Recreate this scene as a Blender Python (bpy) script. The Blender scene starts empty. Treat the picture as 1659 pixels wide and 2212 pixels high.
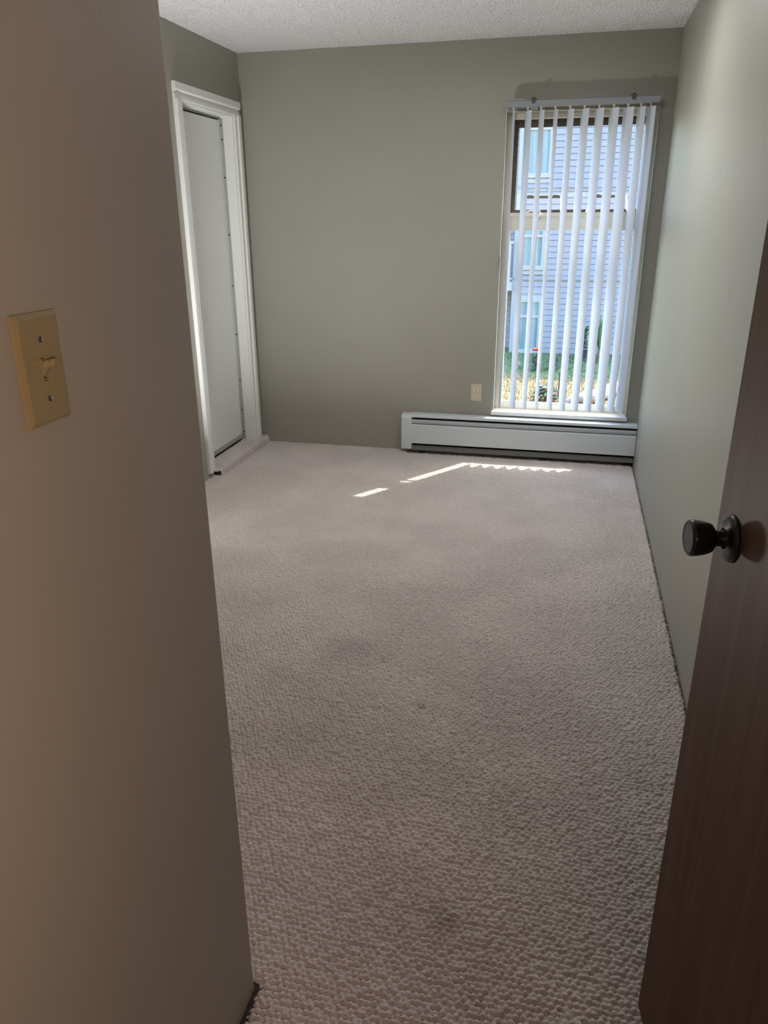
import bpy, bmesh, math, random
import numpy as np
from mathutils import Vector, Matrix
random.seed(7)
rng = np.random.default_rng(7)
SC = bpy.context.scene
C = SC.collection

# ---------------------------------------------------------------- room figures (metres)
YB = 4.89            # back wall
XL, XR = -2.063, 0.467
XN, YN = -0.527, 1.017   # near-left wall face and its outer corner
H = 2.401
YF0, YF1 = 0.215, 0.335  # wall with the doorway
WX0, WX1, WZ0, WZ1 = -0.438, 0.393, 0.296, 2.034   # window opening
GZ = -2.12           # ground outside
YN2 = 22.0           # face of the building across the lawn

# ---------------------------------------------------------------- camera
f_px, pitch, yaw, roll, ch = 1637.97, 0.3707, 0.2357, -0.0067, 1.4776
F = Vector((-math.sin(yaw)*math.cos(pitch), math.cos(yaw)*math.cos(pitch), -math.sin(pitch)))
R0 = Vector((math.cos(yaw), math.sin(yaw), 0)); U0 = R0.cross(F)
c_, s_ = math.cos(roll), math.sin(roll)
Rv = c_*R0 + s_*U0; Uv = -s_*R0 + c_*U0
cam = bpy.data.cameras.new('camera'); co = bpy.data.objects.new('camera', cam); C.objects.link(co)
cam.sensor_fit = 'HORIZONTAL'; cam.sensor_width = 36; cam.lens = f_px/1659*36
cam.clip_start = 0.02; cam.clip_end = 300
m = Matrix((Rv, Uv, -F)).transposed().to_4x4(); m.translation = Vector((0, 0, ch))
co.matrix_world = m; SC.camera = co

# ---------------------------------------------------------------- sky, sun, exposure
SX, SY = 0.70, 1.0; EL = math.atan(1.68/math.hypot(SX, SY))
n_ = math.hypot(SX, SY)
tosun = Vector((SX/n_*math.cos(EL), SY/n_*math.cos(EL), math.sin(EL)))
w = bpy.data.worlds.new('world'); SC.world = w; w.use_nodes = True
nt = w.node_tree; nt.nodes.clear()
sky = nt.nodes.new('ShaderNodeTexSky'); sky.sky_type = 'NISHITA'
sky.sun_disc = False; sky.sun_elevation = EL; sky.sun_rotation = math.atan2(SX, SY)
sky.air_density = 1.0; sky.dust_density = 2.5; sky.ozone_density = 1.0
bg = nt.nodes.new('ShaderNodeBackground'); bg.inputs[1].default_value = 1.3
wo = nt.nodes.new('ShaderNodeOutputWorld')
nt.links.new(sky.outputs[0], bg.inputs[0]); nt.links.new(bg.outputs[0], wo.inputs[0])
sl = bpy.data.lights.new('sun', 'SUN'); sl.energy = 9.0; sl.angle = 0.0093; sl.color = (1, 0.95, 0.88)
so = bpy.data.objects.new('sun', sl); C.objects.link(so)
so.rotation_euler = (-tosun).to_track_quat('-Z', 'Y').to_euler()
so.location = (3, 8, 8)
COOL = (0.95, 0.95, 0.95)
def area(name, loc, size, energy, col, rot, shape='DISK'):
    l = bpy.data.lights.new(name, 'AREA'); l.shape = shape; l.size = size; l.energy = energy; l.color = col
    o = bpy.data.objects.new(name, l); C.objects.link(o); o.location = loc; o.rotation_euler = rot; return o
area('ceiling_fill', (-0.8, 3.15, 2.27), 0.5, 8.0, COOL, (0, 0, 0))  # unseen fill light added to brighten the room, not a known fixture
area('ceiling_fill', (-0.1, 3.45, 2.34), 0.5, 11.0, COOL, (0, 0, 0))  # second added fill, out of view, for the window side
area('up_fill', (-1.74, 3.0, 0.22), 0.24, 36.0, COOL, (math.pi, 0, 0))  # added fill hidden behind the near wall, lifts the ceiling
hl = area('hall_fill', (0.30, -0.36, 1.42), 0.12, 18.5, (1, 0.66, 0.50), (0, math.pi/2, 0), 'SQUARE')   # added warm fill, out of view, turned to brighten the near-left wall
SC.view_settings.view_transform = 'Standard'; SC.view_settings.look = 'None'
SC.view_settings.gamma = 1; SC.view_settings.use_curve_mapping = False
SC.view_settings.exposure = 0.0
SC.cycles.max_bounces = 14; SC.cycles.diffuse_bounces = 10; SC.cycles.transparent_max_bounces = 16
SC.cycles.caustics_reflective = False; SC.cycles.sample_clamp_indirect = 12

# ---------------------------------------------------------------- materials
def lin(c):
    return tuple(((v/255)/12.92 if v/255 <= 0.04045 else ((v/255+0.055)/1.055)**2.4) for v in c)
MATS = {}
def mat(name, col, rough=0.6, metal=0.0, spec=0.5, noise=0.0, nscale=30, bump=0.0, bscale=200, trans=0.0, col2=None, stretch=None):
    if name in MATS: return MATS[name]
    m = bpy.data.materials.new(name); m.use_nodes = True; t = m.node_tree; N = t.nodes; L = t.links
    b = N['Principled BSDF']; out = N['Material Output']
    b.inputs['Base Color'].default_value = (*col, 1); b.inputs['Roughness'].default_value = rough
    b.inputs['Metallic'].default_value = metal; b.inputs['Specular IOR Level'].default_value = spec
    tc = N.new('ShaderNodeTexCoord'); src = tc.outputs['Object']
    if stretch:
        mp = N.new('ShaderNodeMapping'); mp.inputs['Scale'].default_value = stretch
        L.new(src, mp.inputs[0]); src = mp.outputs[0]
    if noise > 0 or col2:
        n = N.new('ShaderNodeTexNoise'); n.inputs['Scale'].default_value = nscale; n.inputs['Detail'].default_value = 5
        L.new(src, n.inputs['Vector'])
        cr = N.new('ShaderNodeValToRGB'); e = cr.color_ramp.elements
        a = col; d = col2 if col2 else tuple(v*(1-noise) for v in col)
        e[0].position = 0.3; e[0].color = (*d, 1); e[1].position = 0.7; e[1].color = (*a, 1)
        L.new(n.outputs[0], cr.inputs[0]); L.new(cr.outputs[0], b.inputs['Base Color'])
    if bump > 0:
        n2 = N.new('ShaderNodeTexNoise'); n2.inputs['Scale'].default_value = bscale; n2.inputs['Detail'].default_value = 4
        L.new(src, n2.inputs['Vector'])
        bp = N.new('ShaderNodeBump'); bp.inputs['Strength'].default_value = bump; bp.inputs['Distance'].default_value = 0.002
        L.new(n2.outputs[0], bp.inputs['Height']); L.new(bp.outputs[0], b.inputs['Normal'])
    if trans > 0:
        tr = N.new('ShaderNodeBsdfTranslucent'); tr.inputs[0].default_value = (*col, 1)
        mx = N.new('ShaderNodeMixShader'); mx.inputs[0].default_value = trans
        L.new(b.outputs[0], mx.inputs[1]); L.new(tr.outputs[0], mx.inputs[2]); L.new(mx.outputs[0], out.inputs[0])
    MATS[name] = m; return m

PAINT = mat('wall_paint', (0.322, 0.312, 0.268), 0.5, spec=0.4, noise=0.04, nscale=3, bump=0.12, bscale=160)
def scuffed_paint():
    m = PAINT.copy(); m.name = 'wall_paint_scuffed'; t = m.node_tree; N = t.nodes; L = t.links
    b = N['Principled BSDF']; src = b.inputs['Base Color'].links[0].from_socket
    tc = N.new('ShaderNodeTexCoord'); prev = None
    for (y, z, ry, rz, k) in ((3.04, 1.618, .010, .018, .72), (2.77, 1.624, .010, .022, .7), (2.29, 1.248, .008, .010, .7), (2.55, 1.25, .03, .05, .9), (3.35, 1.40, .010, .012, .8), (2.6, 1.42, .008, .012, .75), (2.9, 1.60, .02, .05, .93)):
        mp = N.new('ShaderNodeMapping'); mp.vector_type = 'TEXTURE'; mp.inputs['Location'].default_value = (XR, y, z); mp.inputs['Scale'].default_value = (1, ry, rz)
        L.new(tc.outputs['Object'], mp.inputs[0])
        ln = N.new('ShaderNodeVectorMath'); ln.operation = 'LENGTH'; L.new(mp.outputs[0], ln.inputs[0])
        q = N.new('ShaderNodeMapRange'); q.interpolation_type = 'SMOOTHSTEP'; q.inputs[2].default_value = 1.0; q.inputs[3].default_value = k; q.inputs[4].default_value = 1
        L.new(ln.outputs['Value'], q.inputs[0])
        if prev is None: prev = q.outputs[0]
        else:
            mu = N.new('ShaderNodeMath'); mu.operation = 'MULTIPLY'; L.new(prev, mu.inputs[0]); L.new(q.outputs[0], mu.inputs[1]); prev = mu.outputs[0]
    sc = N.new('ShaderNodeVectorMath'); sc.operation = 'SCALE'; L.new(src, sc.inputs[0]); L.new(prev, sc.inputs['Scale']); L.new(sc.outputs[0], b.inputs['Base Color'])
    return m
SCUFF = scuffed_paint()
def ceiling_mat():
    m = bpy.data.materials.new('popcorn_ceiling'); m.use_nodes = True; t = m.node_tree; N = t.nodes; L = t.links
    b = N['Principled BSDF']; b.inputs['Base Color'].default_value = (0.90, 0.90, 0.90, 1); b.inputs['Roughness'].default_value = 0.95
    tc = N.new('ShaderNodeTexCoord')
    v = N.new('ShaderNodeTexVoronoi'); v.inputs['Scale'].default_value = 95
    n = N.new('ShaderNodeTexNoise'); n.inputs['Scale'].default_value = 130; n.inputs['Detail'].default_value = 3
    L.new(tc.outputs['Object'], v.inputs['Vector']); L.new(tc.outputs['Object'], n.inputs['Vector'])
    ad = N.new('ShaderNodeMath'); ad.operation = 'SUBTRACT'; L.new(n.outputs[0], ad.inputs[0]); L.new(v.outputs['Distance'], ad.inputs[1])
    bp = N.new('ShaderNodeBump'); bp.inputs['Strength'].default_value = 1.0; bp.inputs['Distance'].default_value = 0.012
    L.new(ad.outputs[0], bp.inputs['Height']); L.new(bp.outputs[0], b.inputs['Normal'])
    return m
CEIL = ceiling_mat()
def carpet_mat():
    m = bpy.data.materials.new('carpet'); m.use_nodes = True; t = m.node_tree; N = t.nodes; L = t.links
    b = N['Principled BSDF']; b.inputs['Roughness'].default_value = 0.95; b.inputs['Specular IOR Level'].default_value = 0.15
    tc = N.new('ShaderNodeTexCoord')
    n = N.new('ShaderNodeTexNoise'); n.inputs['Scale'].default_value = 260; n.inputs['Detail'].default_value = 4
    L.new(tc.outputs['Object'], n.inputs['Vector'])
    cr = N.new('ShaderNodeValToRGB'); e = cr.color_ramp.elements
    e[0].position = 0.32; e[0].color = (0.50, 0.435, 0.41, 1); e[1].position = 0.66; e[1].color = (0.70, 0.635, 0.615, 1)
    L.new(n.outputs[0], cr.inputs[0])
    # traffic wear and a few spots
    n2 = N.new('ShaderNodeTexNoise'); n2.inputs['Scale'].default_value = 2.6; n2.inputs['Detail'].default_value = 4
    L.new(tc.outputs['Object'], n2.inputs['Vector'])
    mr = N.new('ShaderNodeMapRange'); mr.inputs[1].default_value = 0.42; mr.inputs[2].default_value = 0.6
    mr.inputs[3].default_value = 0.90; mr.inputs[4].default_value = 1.0; L.new(n2.outputs[0], mr.inputs[0])
    prev = mr.outputs[0]
    for (x, y, r, k) in ((-0.68, 2.32, 0.13, .90), (-0.37, 2.04, 0.02, .66), (-0.84, 1.75, 0.12, .92), (-0.17, 1.26, 0.05, .80), (-0.35, 1.26, 0.012, .7), (-0.70, 1.85, .16, .93), (-0.55, 2.28, .02, .8)):
        vd = N.new('ShaderNodeVectorMath'); vd.operation = 'DISTANCE'; vd.inputs[1].default_value = (x, y, 0)
        L.new(tc.outputs['Object'], vd.inputs[0])
        q = N.new('ShaderNodeMapRange'); q.interpolation_type = 'SMOOTHSTEP'
        q.inputs[1].default_value = 0; q.inputs[2].default_value = r*1.4; q.inputs[3].default_value = k; q.inputs[4].default_value = 1
        L.new(vd.outputs['Value'], q.inputs[0])
        mu = N.new('ShaderNodeMath'); mu.operation = 'MULTIPLY'; L.new(prev, mu.inputs[0]); L.new(q.outputs[0], mu.inputs[1]); prev = mu.outputs[0]
    mx = N.new('ShaderNodeVectorMath'); mx.operation = 'SCALE'
    L.new(cr.outputs[0], mx.inputs[0]); L.new(prev, mx.inputs['Scale'])
    L.new(mx.outputs[0], b.inputs['Base Color'])
    n3 = N.new('ShaderNodeTexNoise'); n3.inputs['Scale'].default_value = 700; n3.inputs['Detail'].default_value = 3
    L.new(tc.outputs['Object'], n3.inputs['Vector'])
    bp = N.new('ShaderNodeBump'); bp.inputs['Strength'].default_value = 0.6; bp.inputs['Distance'].default_value = 0.002
    L.new(n3.outputs[0], bp.inputs['Height']); L.new(bp.outputs[0], b.inputs['Normal'])
    return m
CARPET = carpet_mat()
def glass_mat(name, tint=(0.93, 0.97, 0.96)):
    m = bpy.data.materials.new(name); m.use_nodes = True; t = m.node_tree; N = t.nodes; L = t.links; N.remove(N['Principled BSDF'])
    tr = N.new('ShaderNodeBsdfTransparent'); tr.inputs[0].default_value = (*tint, 1)
    gl = N.new('ShaderNodeBsdfGlossy'); gl.inputs['Roughness'].default_value = 0.01
    fr = N.new('ShaderNodeFresnel'); ge = N.new('ShaderNodeNewGeometry')
    io = N.new('ShaderNodeMapRange'); io.inputs[3].default_value = 1.45; io.inputs[4].default_value = 1/1.45   # same reflectance from either face of a thin pane
    L.new(ge.outputs['Backfacing'], io.inputs[0]); L.new(io.outputs[0], fr.inputs[0])
    mx = N.new('ShaderNodeMixShader'); L.new(fr.outputs[0], mx.inputs[0]); L.new(tr.outputs[0], mx.inputs[1]); L.new(gl.outputs[0], mx.inputs[2])
    L.new(mx.outputs[0], N['Material Output'].inputs[0]); return m
GLASS = glass_mat('window_glass')
def wood_mat():
    m = bpy.data.materials.new('brown_wood'); m.use_nodes = True; t = m.node_tree; N = t.nodes; L = t.links
    b = N['Principled BSDF']; b.inputs['Roughness'].default_value = 0.5; b.inputs['Specular IOR Level'].default_value = 0.16
    tc = N.new('ShaderNodeTexCoord'); mp = N.new('ShaderNodeMapping'); mp.inputs['Scale'].default_value = (22, 22, 1.1)
    L.new(tc.outputs['Object'], mp.inputs[0])
    n = N.new('ShaderNodeTexNoise'); n.inputs['Scale'].default_value = 1.6; n.inputs['Detail'].default_value = 6; n.inputs['Distortion'].default_value = 0.6
    L.new(mp.outputs[0], n.inputs['Vector'])
    cr = N.new('ShaderNodeValToRGB'); e = cr.color_ramp.elements
    e[0].position = 0.3; e[0].color = (0.075, 0.033, 0.020, 1); e[1].position = 0.72; e[1].color = (0.115, 0.06, 0.04, 1)
    L.new(n.outputs[0], cr.inputs[0]); L.new(cr.outputs[0], b.inputs['Base Color'])
    return m
WOOD = wood_mat()
WHITE = mat('white_trim_paint', (0.74, 0.75, 0.73), 0.4, bump=0.05, bscale=90)
DOORW = mat('white_door_paint', (0.72, 0.74, 0.71), 0.45, bump=0.05, bscale=60)
SILLW = mat('white_sill', (0.82, 0.83, 0.83), 0.35)
BEIGE = mat('beige_aluminium', (0.62, 0.58, 0.49), 0.45)
BRONZE = mat('brown_weathered_frame', (0.10, 0.085, 0.075), 0.8, col2=(0.045, 0.037, 0.032), nscale=60, bump=0.5, bscale=120)
VANE = mat('white_vinyl', (0.68, 0.72, 0.79), 0.45, trans=0.22)
VCLIP = mat('clear_clip', (0.75, 0.76, 0.74), 0.4, trans=0.3)
RAIL = mat('grey_headrail', (0.25, 0.27, 0.285), 0.5)
STEEL = mat('dull_steel', (0.30, 0.30, 0.31), 0.4, metal=0.9)
STRIP = mat('grey_metal_strip', (0.34, 0.35, 0.34), 0.5)
DARK = mat('black_gap', (0.012, 0.011, 0.010), 0.8)
DUST = mat('dusty_subfloor', (0.045, 0.036, 0.032), 0.9, noise=0.5, nscale=80)
HEATW = mat('heater_enamel', (0.60, 0.64, 0.67), 0.42)
DAMP = mat('heater_damper_enamel', (0.44, 0.47, 0.50), 0.4)
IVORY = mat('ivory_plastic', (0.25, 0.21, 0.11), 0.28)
IVORY2 = mat('ivory_outlet', (0.56, 0.50, 0.36), 0.4)
IVORY3 = mat('pale_receptacle', (0.66, 0.62, 0.50), 0.35)
SCREW = mat('screw_metal', (0.55, 0.53, 0.50), 0.3, metal=1.0)
BRKT = mat('dark_bracket_metal', (0.06, 0.06, 0.06), 0.5)
ARM = mat('operator_arm_metal', (0.22, 0.195, 0.16), 0.6)
KNOB = mat('dark_bronze_knob', (0.012, 0.010, 0.009), 0.28)
KNOBF = mat('dark_knob_face', (0.022, 0.019, 0.015), 0.6, spec=0.25)
BACKP = mat('heater_backplate', (0.2, 0.2, 0.2), 0.6)
SIDING = mat('lavender_siding', (0.37, 0.37, 0.43), 0.7)
LAPSHADE = mat('lap_shade_core', (0.08, 0.08, 0.10), 0.9)  # dark core colour in the gaps paints the shade lines under the boards
XTRIM = mat('white_exterior_trim', (0.46, 0.46, 0.49), 0.6)
CURT = mat('teal_curtain', (0.50, 0.57, 0.66), 0.8, col2=(0.28, 0.35, 0.42), nscale=1.2, stretch=(14, 1, 0.6))
ROOF = mat('roof_shingle', (0.12, 0.12, 0.12), 0.9)
OWNWALL = mat('own_facade', (0.6, 0.58, 0.55), 0.8)
LEAF = mat('leaf_green', (0.11, 0.24, 0.09), 0.5, noise=0.5, nscale=40, trans=0.2)
LEAF2 = mat('dark_leaf', (0.03, 0.075, 0.055), 0.4, noise=0.4, nscale=40)
LEAF3 = mat('pale_leaf', (0.30, 0.40, 0.30), 0.5)
STALK = mat('stalk_brown', (0.12, 0.09, 0.06), 0.8)
ROSE = mat('orange_petal', (0.75, 0.13, 0.07), 0.5)
PINK = mat('pink_petal', (0.70, 0.28, 0.30), 0.5)
PURPLE = mat('purple_petal', (0.12, 0.09, 0.25), 0.5)
POT = mat('slate_plastic_pot', (0.055, 0.06, 0.085), 0.5)
DRIFT = mat('grey_driftwood', (0.50, 0.44, 0.42), 0.85, col2=(0.27, 0.22, 0.22), nscale=5, stretch=(1, 6, 6), bump=0.5, bscale=40)
ROCK = mat('pale_rock', (0.62, 0.60, 0.58), 0.85, noise=0.3, nscale=12)

# ---------------------------------------------------------------- mesh helpers
class MB:
    def __init__(s): s.bm = bmesh.new()
    def box(s, x0, x1, y0, y1, z0, z1, bev=0.0, M=None):
        r = bmesh.ops.create_cube(s.bm, size=1)
        vs = r['verts']
        T = Matrix.Translation(((x0+x1)/2, (y0+y1)/2, (z0+z1)/2)) @ Matrix.Diagonal((x1-x0, y1-y0, z1-z0, 1))
        bmesh.ops.transform(s.bm, matrix=T, verts=vs)
        if bev > 0:
            es = list({e for v in vs for e in v.link_edges})
            q = bmesh.ops.bevel(s.bm, geom=es, offset=bev, segments=2, affect='EDGES', profile=0.6)
            vs = list({v for f in q['faces'] for v in f.verts} | {v for v in vs if v.is_valid})
        if M: bmesh.ops.transform(s.bm, matrix=M, verts=vs)
        return s
    def lathe(s, prof, M=None, n=32, closed=True):
        rings = []
        for r, z in prof:
            if r < 1e-6: rings.append([s.bm.verts.new((0, 0, z))])
            else: rings.append([s.bm.verts.new((r*math.cos(2*math.pi*i/n), r*math.sin(2*math.pi*i/n), z)) for i in range(n)])
        for a, b in zip(rings, rings[1:]):
            for i in range(n):
                j = (i+1) % n
                if len(a) == 1 and len(b) == 1: continue
                if len(a) == 1: s.bm.faces.new((a[0], b[i], b[j]))
                elif len(b) == 1: s.bm.faces.new((a[i], a[j], b[0]))
                else: s.bm.faces.new((a[i], a[j], b[j], b[i]))
        if M: bmesh.ops.transform(s.bm, matrix=M, verts=[v for r in rings for v in r])
        return s
    def tube(s, pts, rad, n=8, cap=True):
        pts = [Vector(p) for p in pts]; rads = rad if isinstance(rad, (list, tuple)) else [rad]*len(pts)
        rings = []
        for i, p in enumerate(pts):
            d = (pts[min(i+1, len(pts)-1)] - pts[max(i-1, 0)]).normalized()
            up = Vector((0, 0, 1)) if abs(d.z) < 0.9 else Vector((1, 0, 0))
            a = d.cross(up).normalized(); b = d.cross(a)
            rings.append([s.bm.verts.new(p + rads[i]*(a*math.cos(2*math.pi*k/n)+b*math.sin(2*math.pi*k/n))) for k in range(n)])
        for a, b in zip(rings, rings[1:]):
            for k in range(n): s.bm.faces.new((a[k], a[(k+1) % n], b[(k+1) % n], b[k]))
        if cap: s.bm.faces.new(rings[0]); s.bm.faces.new(rings[-1][::-1])
        return s
    def prism(s, poly, axis, a0, a1, M=None):
        # poly: 2D points; extruded along axis ('x': poly=(y,z), 'y': (x,z), 'z': (x,y))
        def P(u, v, t): return {'x': (t, u, v), 'y': (u, t, v), 'z': (u, v, t)}[axis]
        A = [s.bm.verts.new(P(u, v, a0)) for u, v in poly]; B = [s.bm.verts.new(P(u, v, a1)) for u, v in poly]
        k = len(poly)
        for i in range(k): s.bm.faces.new((A[i], A[(i+1) % k], B[(i+1) % k], B[i]))
        s.bm.faces.new(A[::-1]); s.bm.faces.new(B)
        if M: bmesh.ops.transform(s.bm, matrix=M, verts=A+B)
        return s
    def leaf(s, base, d, length, width, droop=0.3, side=None, segs=3):
        base = Vector(base); d = Vector(d).normalized()
        side = (Vector(side) if side else d.cross(Vector((0, 0, 1)))); 
        if side.length < 1e-3: side = Vector((1, 0, 0))
        side.normalize(); prev = None
        for i in range(segs+1):
            t = i/segs; p = base + d*length*t + Vector((0, 0, -droop*length*t*t))
            wd = width*max(0.04, math.sin(math.pi*min(1, 0.12+0.88*t)))/2
            a = s.bm.verts.new(p-side*wd); b = s.bm.verts.new(p+side*wd)
            if prev: s.bm.faces.new((prev[0], prev[1], b, a))
            prev = (a, b)
        return s
    def obj(s, name, mtl, parent=None, smooth=False, **kw):
        bmesh.ops.recalc_face_normals(s.bm, faces=s.bm.faces)
        me = bpy.data.meshes.new(name); s.bm.to_mesh(me); s.bm.free()
        return link(name, me, mtl, parent, smooth, **kw)
def link(name, me, mtl, parent=None, smooth=False, **kw):
    o = bpy.data.objects.new(name, me); C.objects.link(o)
    if mtl and not me.materials: me.materials.append(mtl)
    if smooth:
        me.shade_smooth()
        try: me.set_sharp_from_angle(angle=math.radians(35))
        except Exception: pass
    if parent: o.parent = parent; o.matrix_parent_inverse = parent.matrix_world.inverted() if False else Matrix.Translation(-Vector(parent.location))
    for k, v in kw.items(): o[k] = v
    return o
def empty(name, loc, label, cat, group=None, kind=None):
    o = bpy.data.objects.new(name, None); C.objects.link(o); o.location = loc; o.empty_display_size = 0.1
    o['label'] = label; o['category'] = cat
    if group: o['group'] = group
    if kind: o['kind'] = kind
    return o
def tag(o, label, cat, group=None, kind=None):
    o['label'] = label; o['category'] = cat
    if group: o['group'] = group
    if kind: o['kind'] = kind
    return o

# ================================================================ ROOM SHELL
# back wall (outside face and room face in one mesh, with the window opening), 0.16 m thick
b = MB(); OY = YB+0.16
b.box(-7, WX0, YB, OY, GZ-0.2, 5.2); b.box(WX1, 7, YB, OY, GZ-0.2, 5.2)
b.box(WX0, WX1, YB, OY, WZ1, 5.2); b.box(WX0, WX1, YB, OY, GZ-0.2, WZ0-0.024)
tag(b.obj('wall_back', PAINT), 'beige painted back wall with the tall window', 'wall', kind='structure')
# right wall
tag(MB().box(XR, XR+0.12, YF1, YB, -0.012, H).obj('wall_right', SCUFF), 'long plain wall on the right running from door to window', 'wall', kind='structure')
# left wall with closet-style door recess
DY0, DY1, DZ1 = 4.10, 4.752, 2.048
b = MB()
b.box(XL-0.14, XL, YN-0.15, DY0, -0.012, H); b.box(XL-0.14, XL, DY1, YB, -0.012, H); b.box(XL-0.14, XL, DY0, DY1, DZ1, H)
b.box(XL-0.30, XL-0.14, DY0-0.1, YB, -0.012, H)
tag(b.obj('wall_left', PAINT), 'beige wall on the left around the white door', 'wall', kind='structure')
# near-left block: rounded outside corner
b = MB(); r = 0.006
arc = [(XN-r+r*math.cos(a), YN-r+r*math.sin(a)) for a in [i*math.pi/2/6 for i in range(7)]]
poly = [(XN, YF1)] + arc + [(XL-0.14, YN), (XL-0.14, YN-0.12), (XN-0.12, YN-0.12), (XN-0.12, YF1)]
b.prism(poly, 'z', -0.012, H)
tag(b.obj('wall_near', PAINT, smooth=True), 'near wall on the left with the light switch, ending in an outside corner', 'wall', kind='structure')
# front wall with the doorway
HX0, HX1, HZ = -0.445, 0.385, 2.06
b = MB()
b.box(-1.3, HX0-0.02, YF0, YF1, -0.012, H); b.box(HX1+0.02, 1.3, YF0, YF1, -0.012, H); b.box(HX0-0.02, HX1+0.02, YF0, YF1, HZ+0.02, H)
tag(b.obj('wall_front', PAINT), 'wall around the doorway behind the open brown door', 'wall', kind='structure')
b = MB(); b.box(HX0-0.02, HX0, YF0, YF1, 0, HZ); b.box(HX1, HX1+0.02, YF0, YF1, 0, HZ); b.box(HX0-0.02, HX1+0.02, YF0, YF1, HZ, HZ+0.02)
tag(b.obj('trim_2', WOOD), 'brown wood jamb lining the doorway to the hall', 'door jamb', kind='structure')
# hall behind the camera
b = MB(); b.box(-1.3, -1.2, -1.6, YF0, 0, H); b.box(1.2, 1.3, -1.6, YF0, 0, H); b.box(-1.3, 1.3, -1.7, -1.6, 0, H)
tag(b.obj('wall_hall', PAINT), 'walls of the hall outside the doorway', 'wall', kind='structure')
tag(MB().box(XL-0.4, 1.3, -1.7, YB, H, H+0.12).obj('ceiling', CEIL), 'off-white sprayed popcorn ceiling', 'ceiling', kind='structure')

# ---- carpet floor: real woven-loop relief
def vnoise(x, y, s, seed):
    r = np.random.default_rng(seed).random((64, 64)); u = x*s; v = y*s
    i = np.floor(u).astype(int); j = np.floor(v).astype(int); a = u-i; c = v-j
    a = a*a*(3-2*a); c = c*c*(3-2*c); g = lambda p, q: r[p % 64, q % 64]
    return (g(i, j)*(1-a)+g(i+1, j)*a)*(1-c)+(g(i, j+1)*(1-a)+g(i+1, j+1)*a)*c
HASH = np.random.default_rng(3).random((512, 512, 4))
def loops(x, y, P=0.0145, Q=0.0130, A=0.0105):
    x = x + 0.006*(vnoise(x, y, 6, 1)-.5) ; y = y + 0.012*(vnoise(x, y, 5, 2)-.5)
    h = np.zeros_like(x)
    v = y/Q; row0 = np.floor(v).astype(int)
    for dr in (-1, 0, 1):
        row = row0+dr
        u = x/P + 0.5*(row % 2); col0 = np.floor(u).astype(int)
        for dc in (-1, 0, 1):
            col = col0+dc
            q = HASH[row % 512, col % 512]
            du = (u-col-.5) - (q[..., 0]-.5)*.40; dv = (v-row-.5) - (q[..., 1]-.5)*.40
            dv = dv + du*(q[..., 3]-.3)*.5
            dv = np.where(dv < -.15, (dv+.15)/.34, (dv+.15)/.66)      # tufts lean towards the door
            rr = 1-(du/.57)**2-dv**2
            h = np.maximum(h, np.sqrt(np.maximum(rr, 0))*(0.72+.4*q[..., 2]))
    return A*(h-1)
def carpet_grid(x0, x1, y0, y1, st, sty=None):
    nx = int(round((x1-x0)/st))+1; ny = int(round((y1-y0)/(sty or st)))+1
    X, Y = np.meshgrid(np.linspace(x0, x1, nx), np.linspace(y0, y1, ny))
    Z = loops(X, Y)*(0.95-0.50*np.clip((Y-2.9)/1.0, 0, 1))
    Z += -0.012*np.clip(1-(XR-0.002-X)/0.010, 0, 1)*(0.5+0.8*vnoise(X, Y, 40, 5))
    Z += -0.010*np.clip(1-(YB-0.07-Y)/0.010, 0, 1)*(X > -1.0)
    Z += -0.016*np.clip(1.3-(np.hypot(np.maximum(X-XN, 0), np.maximum(Y-YN, 0)))/0.014, 0, 1)*(Y < YN+0.02)
    V = np.stack([X.ravel(), Y.ravel(), Z.ravel()], 1)
    idx = np.arange(nx*ny).reshape(ny, nx)
    Fq = np.stack([idx[:-1, :-1], idx[:-1, 1:], idx[1:, 1:], idx[1:, :-1]], -1).reshape(-1, 4)
    return V, Fq
Vs, Fs, o_ = [], [], 0
for a in ((-1.05, XR-0.002, YN, 2.0, 0.0029, 0.0024), (XN+0.001, XR-0.002, 0.85, YN, 0.0029, 0.0024), (-1.53, XR-0.002, 2.0, 2.9, 0.0029, 0.0024), (XL, XR-0.002, 2.9, YB, 0.0032, 0.0027), (XN+0.001, XR-0.002, YF1, 0.85, 0.006), (XL, -1.05, YN, 2.0, 0.02), (XL, -1.53, 2.0, 2.9, 0.02)):
    V, Fq = carpet_grid(*a); Vs.append(V); Fs.append(Fq+o_); o_ += len(V)
V = np.concatenate(Vs); Fq = np.concatenate(Fs)
me = bpy.data.meshes.new('floor'); me.vertices.add(len(V)); me.vertices.foreach_set('co', V.ravel().astype(np.float32))
me.loops.add(Fq.size); me.loops.foreach_set('vertex_index', Fq.ravel().astype(np.int32))
me.polygons.add(len(Fq)); me.polygons.foreach_set('loop_start', np.arange(0, Fq.size, 4, dtype=np.int32))
me.polygons.foreach_set('use_smooth', np.ones(len(Fq), bool)); me.update(); me.validate()
fl = link('floor', me, CARPET); tag(fl, 'worn greyish beige looped carpet covering the whole floor', 'carpet', kind='structure')
tag(MB().box(XL-0.3, XR+0.12, YF1, YB, -0.06, -0.0125).obj('floor_base', DUST), 'dark dusty subfloor showing at the carpet edges', 'subfloor', kind='structure')
tag(MB().box(-1.3, 1.3, -1.7, YF1, -0.06, -0.001).obj('floor_hall', CARPET), 'carpet of the hall outside the doorway', 'carpet', kind='structure')

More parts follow.
